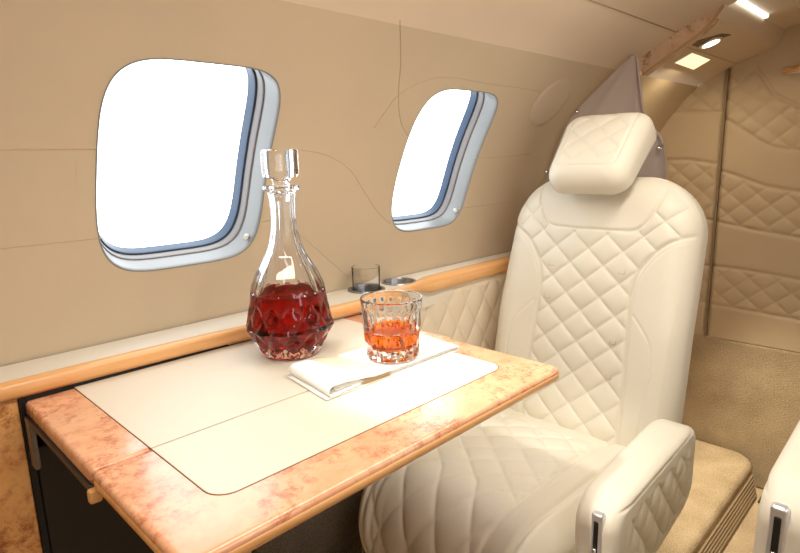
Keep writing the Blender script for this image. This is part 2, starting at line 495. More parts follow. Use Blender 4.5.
# ribbed kick plate along the platform edge
kp = MB(); zs = []
pts2 = [(.412, ZP-.036), (.398, ZP-.038)]
nr = 6
for i in range(nr):
    za, zb = ZP-.040-(.072/nr)*i, ZP-.040-(.072/nr)*(i+1)
    y = .398-.006*i/nr*3
    pts2 += [(y, za), (y-.0035, za-.002), (y-.0035, zb+.004), (y, zb+.002)]
pts2 += [(.378, .002), (.412, .002)]
kp.add(*prism(pts2, 0, X0+.01, 2.02))
o = kp.obj('trim_1', RIBS, None, smooth=False); tag(o, 'ribbed tan kick plate along the platform step', 'trim', kind='structure')
o = mesh('trim_2', *box((1.99, -.4, 0), (2.085, .37, .008), .003), DARK, None, False); tag(o, 'dark threshold strip at the end of the aisle', 'trim', kind='structure')

# front end bulkhead
ring = [circ(t) for t in np.linspace(-1.45, PI/2, 40)]; ring = ring+[(2*WC[0]-y, z) for y, z in ring[::-1][1:]]
o = mesh('wall_front', *prism([(y, z) for y, z in [(a, b) for a, b in ring]], 0, X0-.02, X0), LINER, None, False); tag(o, 'front end wall of the cabin behind the photographer', 'wall', kind='structure')
# rear: carpeted lower wall
ZQ = UP-.622
mm_ = box((X1-.015, -.5, 0), (X1+.02, 1.05, ZQ), .012)
o = mesh('wall_rear_lower', *mm_, CARPET, None, True, sharp=50); tag(o, 'carpeted lower part of the rear wall', 'wall', kind='structure')
# rear quilted bulkhead, two panels with a dark joint
YJ = on_x(717, 210, X1)[1]
def bulk(name, y0, y1, lines, qregions, label):
    n1, n2 = int((y1-y0)/.0035), int((UP+.40-ZQ)/.0035)
    y, z = np.meshgrid(np.linspace(y0, y1, n1), np.linspace(ZQ, UP+.40, n2), indexing='ij')
    d = np.zeros_like(y)
    for rg in qregions: d += quilt(y, z, .080, .068, .008, rg, .010)
    for ln in lines: d += groove(y, z, ln, .006, .006)
    e = np.minimum(y-y0, y1-y); d -= .008*np.exp(-(e/.005)**2)
    V = np.stack([X1-.012-d, y, z], -1).reshape(-1, 3); nb = len(V)
    F_ = grid_faces(n1, n2, flip=True)
    # thickness
    B = [(X1+.02, y0, ZQ), (X1+.02, y0, UP+.4), (X1+.02, y1, UP+.4), (X1+.02, y1, ZQ)]
    V = list(map(tuple, V))+B
    F_ += [(nb, nb+1, nb+2, nb+3)]
    F_.append(tuple(list(range(0, n2))[::-1]+[nb, nb+1][0:2][::1])) if False else None
    F_ = [f for f in F_ if f]
    o = mesh(name, V, F_, QUILT, None, True); tag(o, label, 'wall', kind='structure'); return o
def bl(pts): return [(p[1], p[2]) for p in (on_x(x, y, X1-.012) for x, y in pts)]
c1 = smooth_line(bl([(722, 117), (745, 131), (770, 146), (800, 150)]), 6); c1 = np.vstack([c1, [c1[-1][0]-.5, c1[-1][1]+.03]])
c2 = smooth_line(bl([(717, 170), (740, 177), (765, 186), (800, 192)]), 6); c2 = np.vstack([c2, [c2[-1][0]-.5, c2[-1][1]-.01]])
c3 = smooth_line(bl([(715, 221), (750, 229), (800, 238)]), 6); c3 = np.vstack([c3, [c3[-1][0]-.5, c3[-1][1]]])
c4 = smooth_line(bl([(713, 266), (750, 271), (800, 280)]), 6); c4 = np.vstack([c4, [c4[-1][0]-.5, c4[-1][1]]])
c5 = smooth_line(bl([(712, 304), (750, 311), (800, 320)]), 6); c5 = np.vstack([c5, [c5[-1][0]-.5, c5[-1][1]]])
diag = np.array(bl([(757, 68), (775, 95), (800, 107)]))
reg1 = list(map(tuple, c1[:-1]))+bl([(800, 107), (775, 95), (757, 68), (724, 72)])
reg2 = list(map(tuple, c2))+list(map(tuple, c3[::-1]))
reg3 = list(map(tuple, c4))+list(map(tuple, c5[::-1]))
bulk('wall_rear_quilted', -.30, YJ-.004, [c1, c2, c3, c4, c5, diag], [reg1, reg2, reg3], 'tan quilted rear wall panel with curved stitched bands')
l2 = bl([(655, 160), (690, 160), (715, 164)]); l3 = bl([(655, 215), (690, 216), (715, 221)]); l4 = bl([(655, 260), (713, 266)]); l5 = bl([(655, 298), (712, 304)])
l1 = bl([(650, 112), (719, 112)]); 
r1 = l1+bl([(721, 66), (650, 66)])
bulk('wall_rear_side', YJ+.004, .93, [l1, l2, l3, l4, l5], [r1, l2+l3[::-1], l4+l5[::-1]], 'narrow quilted rear wall panel beside the joint')
o = mesh('trim_3', *box((X1-.016, YJ-.0035, ZQ), (X1+.01, YJ+.0035, UP+.33)), simple('joint', (.30, .22, .14), .6), None, False); tag(o, 'dark vertical joint between rear wall panels', 'trim', kind='structure')
hp = on_x(793, 70, X1-.03)
hd = empty('wall_latch', 'small polished latch high on the quilted rear wall', 'latch', tuple(hp))
V, Fc = box(hp+np.array([-.004, -.035, -.010]), hp+np.array([.02, .028, .012]), .006); mesh('latch_plate', V, Fc, CHROME, hd)
V, Fc = tube([hp+np.array([-.008, .022, -.004]), hp+np.array([-.02, .005, 0]), hp+np.array([-.018, -.03, .006])], .006, 10); mesh('latch_lever', V, Fc, simple('copper', (.85, .5, .3), .2, 1), hd, sharp=40)

# ------------------------------------------------------------------ burl arch, curtain, soffit lights
aU = [on_x(x, y, XA) for x, y in ((631, 53), (650, 46), (675, 36), (692, 29), (704, 20), (713, 8), (720, -8), (728, -30))]
aL = [on_x(x, y, XA) for x, y in ((643, 75), (662, 61), (682, 47), (700, 34), (714, 20), (722, 7), (731, -12), (740, -36))]
poly = [(p[1]+.012, p[2]+.030) for p in smooth_line(aU, 5)]+[(p[1], p[2]) for p in smooth_line(aL, 5)[::-1]]
ar = empty('wood_arch', 'burl wood arch band across the ceiling above the curtain', 'arch', tuple(aL[3]))
mesh('burl_face', *prism(poly, 0, XA-.004, XA+.030), BURLA, ar, False)
P = smooth_line(aL, 6); mesh('edge_strip', *tube([(XA-.003, p[1], p[2]) for p in P], .0035, 8), simple('brown_edge', (.46, .29, .16), .35), ar)

# curtain
Lp = [np.array(on_wall(x, y, WR-.012)) for x, y in ((634, 56), (600, 88), (578, 111), (565, 130), (552, 162), (545, 185))]
Lp += [Lp[-1]+np.array([0, .005, -.12]), Lp[-1]+np.array([0, 0, -.30])]
Rp = [np.array(on_x(x, y, 1.475)) for x, y in ((639, 57), (642, 80), (645, 108), (652, 125), (663, 138), (667, 158), (667, 180))]
Rp += [Rp[-1]+np.array([0, .01, -.15]), Rp[-1]+np.array([0, .03, -.33])]
Lc, Rc = smooth_line(Lp, 10), smooth_line(Rp, 10); nv = len(Lc); nu = 90
Vf = []; Vb = []
for i in range(nu):
    f = i/(nu-1)
    for j in range(nv):
        g = j/(nv-1); A, B = Lc[j], Rc[j]
        w = .006*min(1, g*2)*(math.sin(f*9+1.2*math.sin(g*4))+.3*math.sin(f*23+g*5+1))
        pp = A+(B-A)*f
        if f > .9: w += .010*math.sin((f-.9)/.1*PI)*.5
        Vf.append(pp+np.array([w-.012, 0, 0])); Vb.append(pp+np.array([w-.006, 0, 0]))
N = len(Vf); Fc = grid_faces(nu, nv, flip=True)+grid_faces(nu, nv, base=N)
lp = [i*nv for i in range(nu)]+[(nu-1)*nv+j for j in range(1, nv)]+[i*nv+nv-1 for i in range(nu-2, -1, -1)]+[j for j in range(nv-2, 0, -1)]
Fc += [(lp[i], lp[(i+1) % len(lp)], lp[(i+1) % len(lp)]+N, lp[i]+N) for i in range(len(lp))]
cu = empty('curtain', 'mauve grey privacy curtain hung from the arch behind the headrest', 'curtain', tuple(Lp[0]))
mesh('curtain_cloth', Vf+Vb, Fc, FABRIC, cu)
hem = MB(); hem.add(*tube([p+np.array([-.014, 0, 0]) for p in Rc[:45]], .0035, 8)); hem.obj('hem', FABRIC, cu)
for x, y, X in ((631, 57, 1.465), (577, 112, 1.415), (546, 172, 1.39), (659, 148, 1.45)):
    c = on_x(x, y, X)
    V, Fc = lathe([(0, .007), (.003, .0065), (.0055, .004), (.007, 0), (.007, -.004), (0, -.004)], (0, 0, 0), 16)
    V = [(c[0]-z, c[1]+yy, c[2]+xx) for xx, yy, z in V]
    mesh('snap', V, Fc, CHROME, cu, label='small chrome snap')

# lights in the soffit: plane A lies between S[1] and S[2]
def plane_hit(x, y, p0, p1):
    """sight line on the soffit plane that runs along x through p0 and p1"""
    nrm = np.array([0, -(p1[2]-p0[2]), p1[1]-p0[1]]); d = sight(x, y)
    return EYE+d*((np.array(p0)-EYE)@nrm/(d@nrm))
def plate(name, corners, t, mat, parent, lift=0):
    C = np.array(corners); n = np.cross(C[1]-C[0], C[3]-C[0]); n /= np.linalg.norm(n)
    if n[2] > 0: n = -n
    V = [c+n*(lift+t) for c in C]+[c+n*lift for c in C]
    return mesh(name, V, [(0, 1, 2, 3), (7, 6, 5, 4), (0, 4, 5, 1), (1, 5, 6, 2), (2, 6, 7, 3), (3, 7, 4, 0)], mat, parent, False)
sq = [plane_hit(x, y, S[1], S[2]) for x, y in ((675, 62), (692, 52.5), (709.5, 59), (693, 68.5))]
sl = empty('square_light', 'glowing square ceiling light panel in the soffit behind the arch', 'light', tuple(np.mean(sq, 0)))
cen = np.mean(sq, 0); plate('light_frame', [cen+(c-cen)*1.06 for c in sq], .002, LEDGE, sl)
plate('diffuser', sq, .0035, glow('warm_diffuser', (1, .79, .46), .9), sl)
rl = [plane_hit(x, y, S[2], S[4]) for x, y in ((688, 43), (722, 33), (731, 34), (697, 46))]
re_ = empty('reading_light', 'round reading light in a dark recess beside the square light', 'light', tuple(np.mean(rl, 0)))
plate('recess', rl, .003, simple('brown_bezel', (.16, .11, .07), .5), re_)
c = plane_hit(710, 40.5, S[2], S[4])
nn = np.cross(np.array([1, 0, 0]), np.array(S[4])-np.array(S[2])); nn /= np.linalg.norm(nn); nn = nn if nn[2] < 0 else -nn
e2 = np.cross(nn, [1, 0, 0])
def disc(name, c, rad, t, mat, par):
    V, Fc = lathe([(0, t), (rad*.8, t), (rad, t*.6), (rad, 0), (0, 0)], (0, 0, 0), 28)
    mesh(name, [c+x*np.array([1, 0, 0])+y*e2+z*nn for x, y, z in V], Fc, mat, par, sharp=40)
disc('bezel', c+nn*.003, .028, .006, CHROME, re_); disc('lens', c+nn*.008, .021, .003, glow('reading_lens', (1, .86, .62), 4), re_)
# fluorescent strip at the top of the soffit
st = [np.array([x, stepY-.004, stepZ+.003]) for x in (1.55, 1.86)]
sx = empty('strip_light', 'bright white strip light along the top edge of the soffit', 'light', tuple(st[0]))
mesh('tube', *tube([st[0], (st[0]+st[1])/2, st[1]], .0055, 10), glow('strip_glow', (.95, 1, .95), 4), sx)
for e in st: mesh('end_cap', *box(e-np.array([.006, .007, .007]), e+np.array([.006, .007, .007]), .003), LEDGE, sx)
# oval cover on the wall
oc = on_wall(551, 102); th0 = math.atan2(oc[2]-UP-WC[1], oc[1]-WC[0])
V = []; nrad = [0, .5, .85, .93, .97, 1.0, 1.02]; hgt = [.0025, .0025, .0025, .0023, .0005, .0025, -.002]
for i in range(64):
    t = 2*PI*i/64
    for rr, h in zip(nrad, hgt): V.append(wpt(oc[0]+.066*rr*math.cos(t), th0+.102*rr*math.sin(t), WR-h))
ov = mesh('speaker_cover', V, grid_faces(64, len(nrad), True), leather('speaker_cloth', (.575, .48, .36), (.61, .505, .38), .7, 1500, .2), None)
tag(ov, 'flush oval speaker cover on the wall between rear window and curtain', 'speaker')

# ------------------------------------------------------------------ side ledge
ZL = UP-.255
sd = empty('side_ledge', 'long side ledge under the windows with wooden nosing and cup holders', 'ledge', (.4, .80, ZL))
LE = []                                       # front edge of the ledge seen from above
for x, y in ((X0+.005, .797), (.2, .797), (.45, .79), (.585, .783), (.64, .775), (.69, .775), (.76, .782), (.82, .792), (.88, .803), (.95, .809), (1.1, .812), (1.36, .814)):
    LE.append((x, y))
LEs = smooth_line(LE, 6)
CUPS = [(.752, .842), (.845, .842)]
RC = .034
# top board with two round holes: strips in x, built as a polygon fan around each hole
def wall_y(z): return WC[0]+math.sqrt(WR*WR-(z-WC[1])**2)-.003
yb = wall_y(-.255)
def edge_y(x): return float(np.interp(x, [p[0] for p in LEs], [p[1] for p in LEs]))
tb_ = MB()
xa, xm, xb = CUPS[0][0]-.0465, (CUPS[0][0]+CUPS[1][0])/2, CUPS[1][0]+.0465
def strip(x0, x1, n):
    V = []
    for x in np.linspace(x0, x1, n):
        ye = edge_y(x)+.009
        for y, z in ((ye, ZL-.024), (ye, ZL), (yb-.01, ZL), (yb, ZL)): V.append((x, y, z))
    tb_.add(V, grid_faces(n, 4))
strip(X0+.005, xa, 40); strip(xb, 1.36, 24)
for (cx, cy), a, b in ((CUPS[0], xa, xm), (CUPS[1], xm, xb)):
    n = 64; V = []
    for k in range(n):
        t = 2*PI*k/n; c_, s_ = math.cos(t), math.sin(t)
        ya, yc = edge_y(cx)+.009, yb
        tt = min((b-cx)/c_ if c_ > 1e-9 else 9, (a-cx)/c_ if c_ < -1e-9 else 9, (yc-cy)/s_ if s_ > 1e-9 else 9, (ya-cy)/s_ if s_ < -1e-9 else 9)
        tt = max(tt, RC+.0005)
        V += [(cx+RC*c_, cy+RC*s_, ZL-.02), (cx+RC*c_, cy+RC*s_, ZL), (cx+tt*c_, cy+tt*s_, ZL)]
    tb_.add(V, grid_faces(n, 3, True))
    for sx_, xx in ((-1, a), (1, b)):
        for yy in (edge_y(cx)+.009, yb):
            th = math.atan2(yy-cy, xx-cx) % (2*PI); k = int(th/(2*PI)*n)
            q1, q2 = V[k*3+2], V[((k+1) % n)*3+2]; tb_.add([q1, q2, (xx, yy, ZL)], [(0, 1, 2)])
V = []
for x in np.linspace(.692, 1.0, 40):
    ye = edge_y(x)+.009
    for y, z in ((ye, ZL-.001), (ye, ZL-.062), (.84, ZL-.062)): V.append((x, y, z))
tb_.add(V, grid_faces(40, 3))
for x in (.692, 1.0): tb_.add([(x, edge_y(x)+.009, ZL-.001), (x, edge_y(x)+.009, ZL-.062), (x, .84, ZL-.062), (x, .84, ZL-.001)], [(0, 1, 2, 3)])
tb_.obj('ledge_top', LEDGE, sd, smooth=False)
# nosing: rounded wooden edge up to the cup holders
def nosing(x0, x1, n, h, w, drop, name, mat, bulge=0):
    prof = [(w, 0), (w*.55, .0), (.006, 0), (.002, -.002), (0, -.006), (0, -h+.006), (.002, -h+.002), (.006, -h), (w, -h)]
    xs = np.linspace(x0, x1, n); V = []
    for x in xs:
        ye = edge_y(x)-.002
        for dy, dz in prof: V.append((x, ye+dy, ZL+drop+dz))
    F_ = grid_faces(n, len(prof))+[tuple(range(len(prof))), tuple(range((n-1)*len(prof), n*len(prof)))[::-1]]
    return mesh(name, V, F_, mat, sd, True, sharp=45)
nosing(X0+.005, .705, 40, .0225, .014, .0015, 'nosing', WOOD)
# carved handrail that starts behind the cup holders and runs past the seat
V = []; n = 60; prof_n = 14
for x in np.linspace(.70, 1.36, n):
    g = np.clip((x-.86)/.06, 0, 1); g = g*g*(3-2*g)
    ye = edge_y(x)-.002-.004*g; hh = .012+.006*g; ww = .010+.010*g; zc = ZL-.0105-.005*g+.001
    for k in range(prof_n):
        t = 2*PI*k/prof_n; cx_, sz_ = math.cos(t), math.sin(t)
        V.append((x, ye+ww+ww*math.copysign(abs(cx_)**.7, cx_), zc+hh*math.copysign(abs(sz_)**.7, sz_)))
F_ = [(i*prof_n+k, (i+1)*prof_n+k, (i+1)*prof_n+(k+1) % prof_n, i*prof_n+(k+1) % prof_n) for i in range(n-1) for k in range(prof_n)]
F_ += [tuple(range(prof_n)), tuple(range((n-1)*prof_n, n*prof_n))[::-1]]
mesh('handrail', V, F_, WOOD, sd)
for cx, cy in CUPS:
    pr = [(RC+.004, .0005), (RC+.003, .0025), (RC-.001, .0025), (RC-.003, -.002), (RC-.0035, -.05), (RC-.008, -.054), (0, -.054)]
    mesh('cup_holder', *lathe(pr, (cx, cy, ZL), 48), CUPM, sd, sharp=50)
# lower side wall: burl panel, dark table pocket, quilted panel, carpet
mesh('burl_panel', *box((X0+.005, .803, ZP), (.138, .83, ZL-.021), .002), BURLP, sd, False)
mesh('table_pocket', *box((.142, .835, UP-.66), (.46, .85, ZL-.021)), DARK, sd, False)
mesh('pocket_face', *box((.146, .802, UP-.645), (.44, .812, UP-.345), .004), simple('pocket_black', (.022, .017, .014), .32), sd, False)
mesh('gap_shade_strip', *box((.142, .8005, UP-.31), (.69, .806, ZL-.006)), BLACK, sd, False)  # black strip stands in for the shade in the gap under the nosing
mesh('pocket_jamb', *box((.1385, .800, UP-.70), (.1455, .84, ZL-.022)), BLACK, sd, False)
Y0 = .818
def qpanel():
    x0, x1, z0, z1 = .69, 1.36, UP-.60, ZL-.026
    n1, n2 = 240, 100
    x, z = np.meshgrid(np.linspace(x0, x1, n1), np.linspace(z0, z1, n2), indexing='ij')
    rg = [(x0+.02, z0+.02), (x1-.02, z0+.02), (x1-.02, z1-.016), (x0+.02, z1-.016)]
    d = quilt(x, z, .070, .105, .007, rg)+groove(x, z, rg+[rg[0]], .003, .004)
    V = np.stack([x, Y0-d, z], -1).reshape(-1, 3).tolist(); nb = len(V)
    V += [(x0, .85, z0), (x0, .85, z1), (x1, .85, z1), (x1, .85, z0)]
    e = lambda a: a
    F_ = grid_faces(n1, n2)+[(nb, nb+1, nb+2, nb+3)]
    F_ += [tuple(range(n2))[::-1]+(nb, nb+1)[::1]]
    return mesh('quilted_panel', V, F_, SIDEQ, sd, True, sharp=60)
qpanel()
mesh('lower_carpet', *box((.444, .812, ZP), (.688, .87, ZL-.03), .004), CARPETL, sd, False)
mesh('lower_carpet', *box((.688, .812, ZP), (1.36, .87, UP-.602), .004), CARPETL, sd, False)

# ------------------------------------------------------------------ folding table
ZT = UP-.28
tbl = empty('folding_table', 'extended burl wood folding table with cream inlay carrying the decanter', 'table', (.41, .6, ZT-.018))
YS = .558
inner = rrect(.143, .680, YS+.0010, .799, (.007,)*4, 4)
outer = rrect(.143, .674, .365, YS-.0010, (.012, .012, .007, .007), 5)
il = mesh('inner_leaf', *slab(inner, ZT-.018, ZT, .005, 6), BURL, tbl, True, sharp=50)
ol = mesh('outer_leaf', *slab(outer, ZT-.019, ZT, .0055, 6), BURL, tbl, True, sharp=60)
mesh('inlay', *slab(rrect(.200, .640, YS+.0012, .7985, (.001,)*4, 2), ZT-.003, ZT+.0005, .0004, 2), INLAY, il, False)
mesh('inlay', *slab(rrect(.200, .625, .424, YS-.0012, (.022, .022, .001, .001), 8), ZT-.003, ZT+.0005, .0004, 2), INLAY, ol, False)
# thin dark lines around the inlays
for pts, par in (([(.1995, .7985), (.1995, YS+.001)], il), ([(.1995, YS-.001)]+rrect(.1995, .6255, .4235, YS, (.022, .022, 0, 0), 8)[:18]+[(.6255, YS-.001)], ol)):
    mesh('inlay_line', *tube([(x, y, ZT+.0001) for x, y in pts], .0007, 6), simple('dark_line', (.25, .12, .06), .5), par)
# solid edge on the aisle side and ends of the outer leaf
band = rrect(.1422, .6748, .3642, YS-.0010, (.0125, .0125, .008, .008), 5)
mesh('edge_band', *slab(band, ZT-.0185, ZT-.0035, .0065, 6), WOOD, ol, True, sharp=60)
mesh('slide_rail', *box((.1405, YS+.004, ZT-.0235), (.150, .795, ZT-.0175), .001), DARK, tbl, False)
mesh('slide_rail', *box((.672, YS+.004, ZT-.0235), (.682, .795, ZT-.0175), .001), DARK, tbl, False)
mesh('edge_strip', *box((.142, YS+.002, ZT-.0265), (.150, .775, ZT-.0235), .0012), simple('dark_edge', (.20, .10, .05), .4), tbl, False)
mesh('hinge_knob', *box((.138, YS-.004, ZT-.033), (.150, YS+.005, ZT-.0185), .003), WOOD, tbl, True)
mesh('support_bracket', *box((.140, .776, ZT-.085), (.147, .796, ZT-.0175), .003), simple('grey_metal', (.22, .19, .16), .35, .5), tbl, True)
mesh('support_arm', *box((.36, .60, ZT-.045), (.42, .80, ZT-.0175), .004), DARK, tbl, False)
mesh('support_arm', *box((.16, .60, ZT-.036), (.20, .80, ZT-.0175), .004), DARK, tbl, False)

# ------------------------------------------------------------------ decanter, glasses, napkin
def cut(t, n, ph=0): return abs(((t*n/(2*PI)+ph) % 1)-.5)*2          # triangle wave
ZI = ZT+.0006
dc = (.4675, .6955, ZI)
dec = empty('decanter', 'cut crystal decanter of dark red liquor with a square glass stopper', 'decanter', dc)
outp = [(0, .004), (.030, .002), (.0405, .0025), (.0430, .005), (.0505, .018), (.0590, .033), (.0640, .044), (.0635, .050), (.060, .060), (.0575, .075), (.0548, .092), (.0515, .106), (.0455, .120), (.037, .135), (.0285, .150), (.0225, .166), (.0185, .184), (.0170, .200), (.0170, .215), (.0182, .230), (.0195, .238), (.0245, .241), (.0262, .2435), (.0255, .2465), (.0185, .2475)]
inp = [(.0125, .2475), (.0125, .225), (.0128, .200), (.0140, .184), (.0180, .166), (.0238, .150), (.0318, .136), (.0400, .121), (.0462, .107), (.0500, .092), (.0525, .075), (.0545, .058), (.0535, .046), (.046, .033), (.036, .0225), (.025, .0175), (0, .016)]
def refine(pr, step=.004):
    out = []
    for a, b in zip(pr[:-1], pr[1:]):
        n = max(1, int(math.hypot(b[0]-a[0], b[1]-a[1])/step))
        out += [(a[0]+(b[0]-a[0])*k/n, a[1]+(b[1]-a[1])*k/n) for k in range(n)]
    return out+[pr[-1]]
ofine = refine(outp, .0025)
def dmod(t, r, z):
    if r < .03 and z < .02: return r
    if z > .237: return r
    if z > .095:                                                     # flat panels on neck and shoulder
        n = 10; a = ((t*n/(2*PI)) % 1-.5)*2*PI/n; f = math.cos(PI/n)/math.cos(a)
        return r*(1-(1-f)*1.0)*1.01
    # diamond cuts round the belly
    n = 12; u = t*n/(2*PI); v = (z-.044)/.040
    d1 = abs(((u+v) % 1)-.5)*2; d2 = abs(((u-v) % 1)-.5)*2
    w = min(1, (.095-z)/.02)*min(1, max(z-.004, 0)/.01)
    w *= 1 if z < .045 else max(.55, 1-(z-.045)/.02)
    return r-.0052*w*(max(d1, d2)**2)+.001*w
V1, F1 = lathe(ofine, dc, 168, dmod)
V2, F2 = lathe(inp, dc, 168)
g = MB(); n1, n2 = len(ofine), len(inp); tot = []
# one closed surface: outer profile followed by inner profile
Vall = []
for i in range(168): Vall += V1[i*n1:(i+1)*n1]+V2[i*n2:(i+1)*n2]
mesh('bottle', Vall, grid_faces(168, n1+n2, True), GLASS, dec, True, sharp=14)
li = [(0, .0156), (.025, .0171), (.0363, .0221), (.0464, .0328), (.054, .046), (.055, .058), (.053, .075), (.0506, .0915), (.0504, .0935), (.049, .0927), (0, .0927)]
mesh('liquor', *(lathe(li, dc, 96)), REDL, dec, True, sharp=30)
# stopper: peg plus heavy rounded square head
sp = [(0, .225), (.0105, .2255), (.0120, .2475), (.0115, .2500), (.0125, .254), (.016, .2565), (.0265, .259), (.0285, .262), (.0290, .270), (.0290, .292), (.0280, .2955), (.0255, .297), (0, .297)]
def smod(t, r, z):
    if z < .2560: return r
    c, s = abs(math.cos(t)), abs(math.sin(t)); k = (c**5+s**5)**(-1/5); return r*.80*(1+(k-1)*.55)
mesh('stopper', *(lathe(refine(sp, .004), dc, 96, smod)), GLASS, dec, True, sharp=25)

NT = .0095                                                               # napkin thickness
tc_ = (.534, .548, ZI+NT)
tum = empty('tumbler', 'fluted crystal tumbler of amber liquor standing on the napkin', 'glass', tc_)
TS = 1.036
to = [(0, .003), (.026, .002), (.0345, .002), (.0362, .004), (.0378, .016), (.0392, .032), (.0400, .042), (.0412, .060), (.0424, .078), (.0428, .0815), (.0422, .0830)]
ti = [(.0410, .0830), (.0404, .0815), (.0400, .078), (.0388, .060), (.0375, .044), (.0355, .034), (.030, .022), (.0235, .0165), (.012, .0140), (0, .0138)]
to = [(r, z*TS) for r, z in to]; ti = [(r, z*TS) for r, z in ti]
tf = refine(to, .002)
def tmod(t, r, z):
    if r < .03: return r
    n = 20
    if z > .044:
        w = min(1, (z-.044)/.006)*min(1, max(.076-z, 0)/.008); return r-.0018*w*(1-cut(t, n))**1.0
    u = t*10/(2*PI); v = (z-.002)/.044
    d1 = abs(((u+v*.5) % 1)-.5)*2; d2 = abs(((u-v*.5) % 1)-.5)*2
    w = min(1, (.044-z)/.004)*min(1, max(z-.002, 0)/.006)
    return r-.0040*w*max(d1, d2)**2
V1, F1 = lathe(tf, tc_, 160, tmod); V2, F2 = lathe(ti, tc_, 160); n1, n2 = len(tf), len(ti); Vall = []
for i in range(160): Vall += V1[i*n1:(i+1)*n1]+V2[i*n2:(i+1)*n2]
mesh('bowl', Vall, grid_faces(160, n1+n2, True), GLASS, tum, True, sharp=16)
li = [(0, .0133), (.012, .0135), (.0238, .016), (.0304, .0216), (.0359, .0337), (.0373, .040), (.0374, .0418), (.036, .0412), (0, .0412)]
mesh('liquor', *(lathe(li, tc_, 96)), ORAL, tum, True, sharp=30)

gc = (CUPS[0][0], CUPS[0][1], ZL-.0535)
gp = [(0, 0), (.024, 0), (.0255, .002), (.0285, .100), (.0281, .1008), (.0276, .1002), (.0247, .006), (.022, .005), (0, .005)]
dg = mesh('drinking_glass', *(lathe(gp, (0, 0, 0), 64)), THIN, None, True, sharp=35); dg.location = gc
tag(dg, 'plain empty drinking glass standing in the ledge cup holder', 'glass')

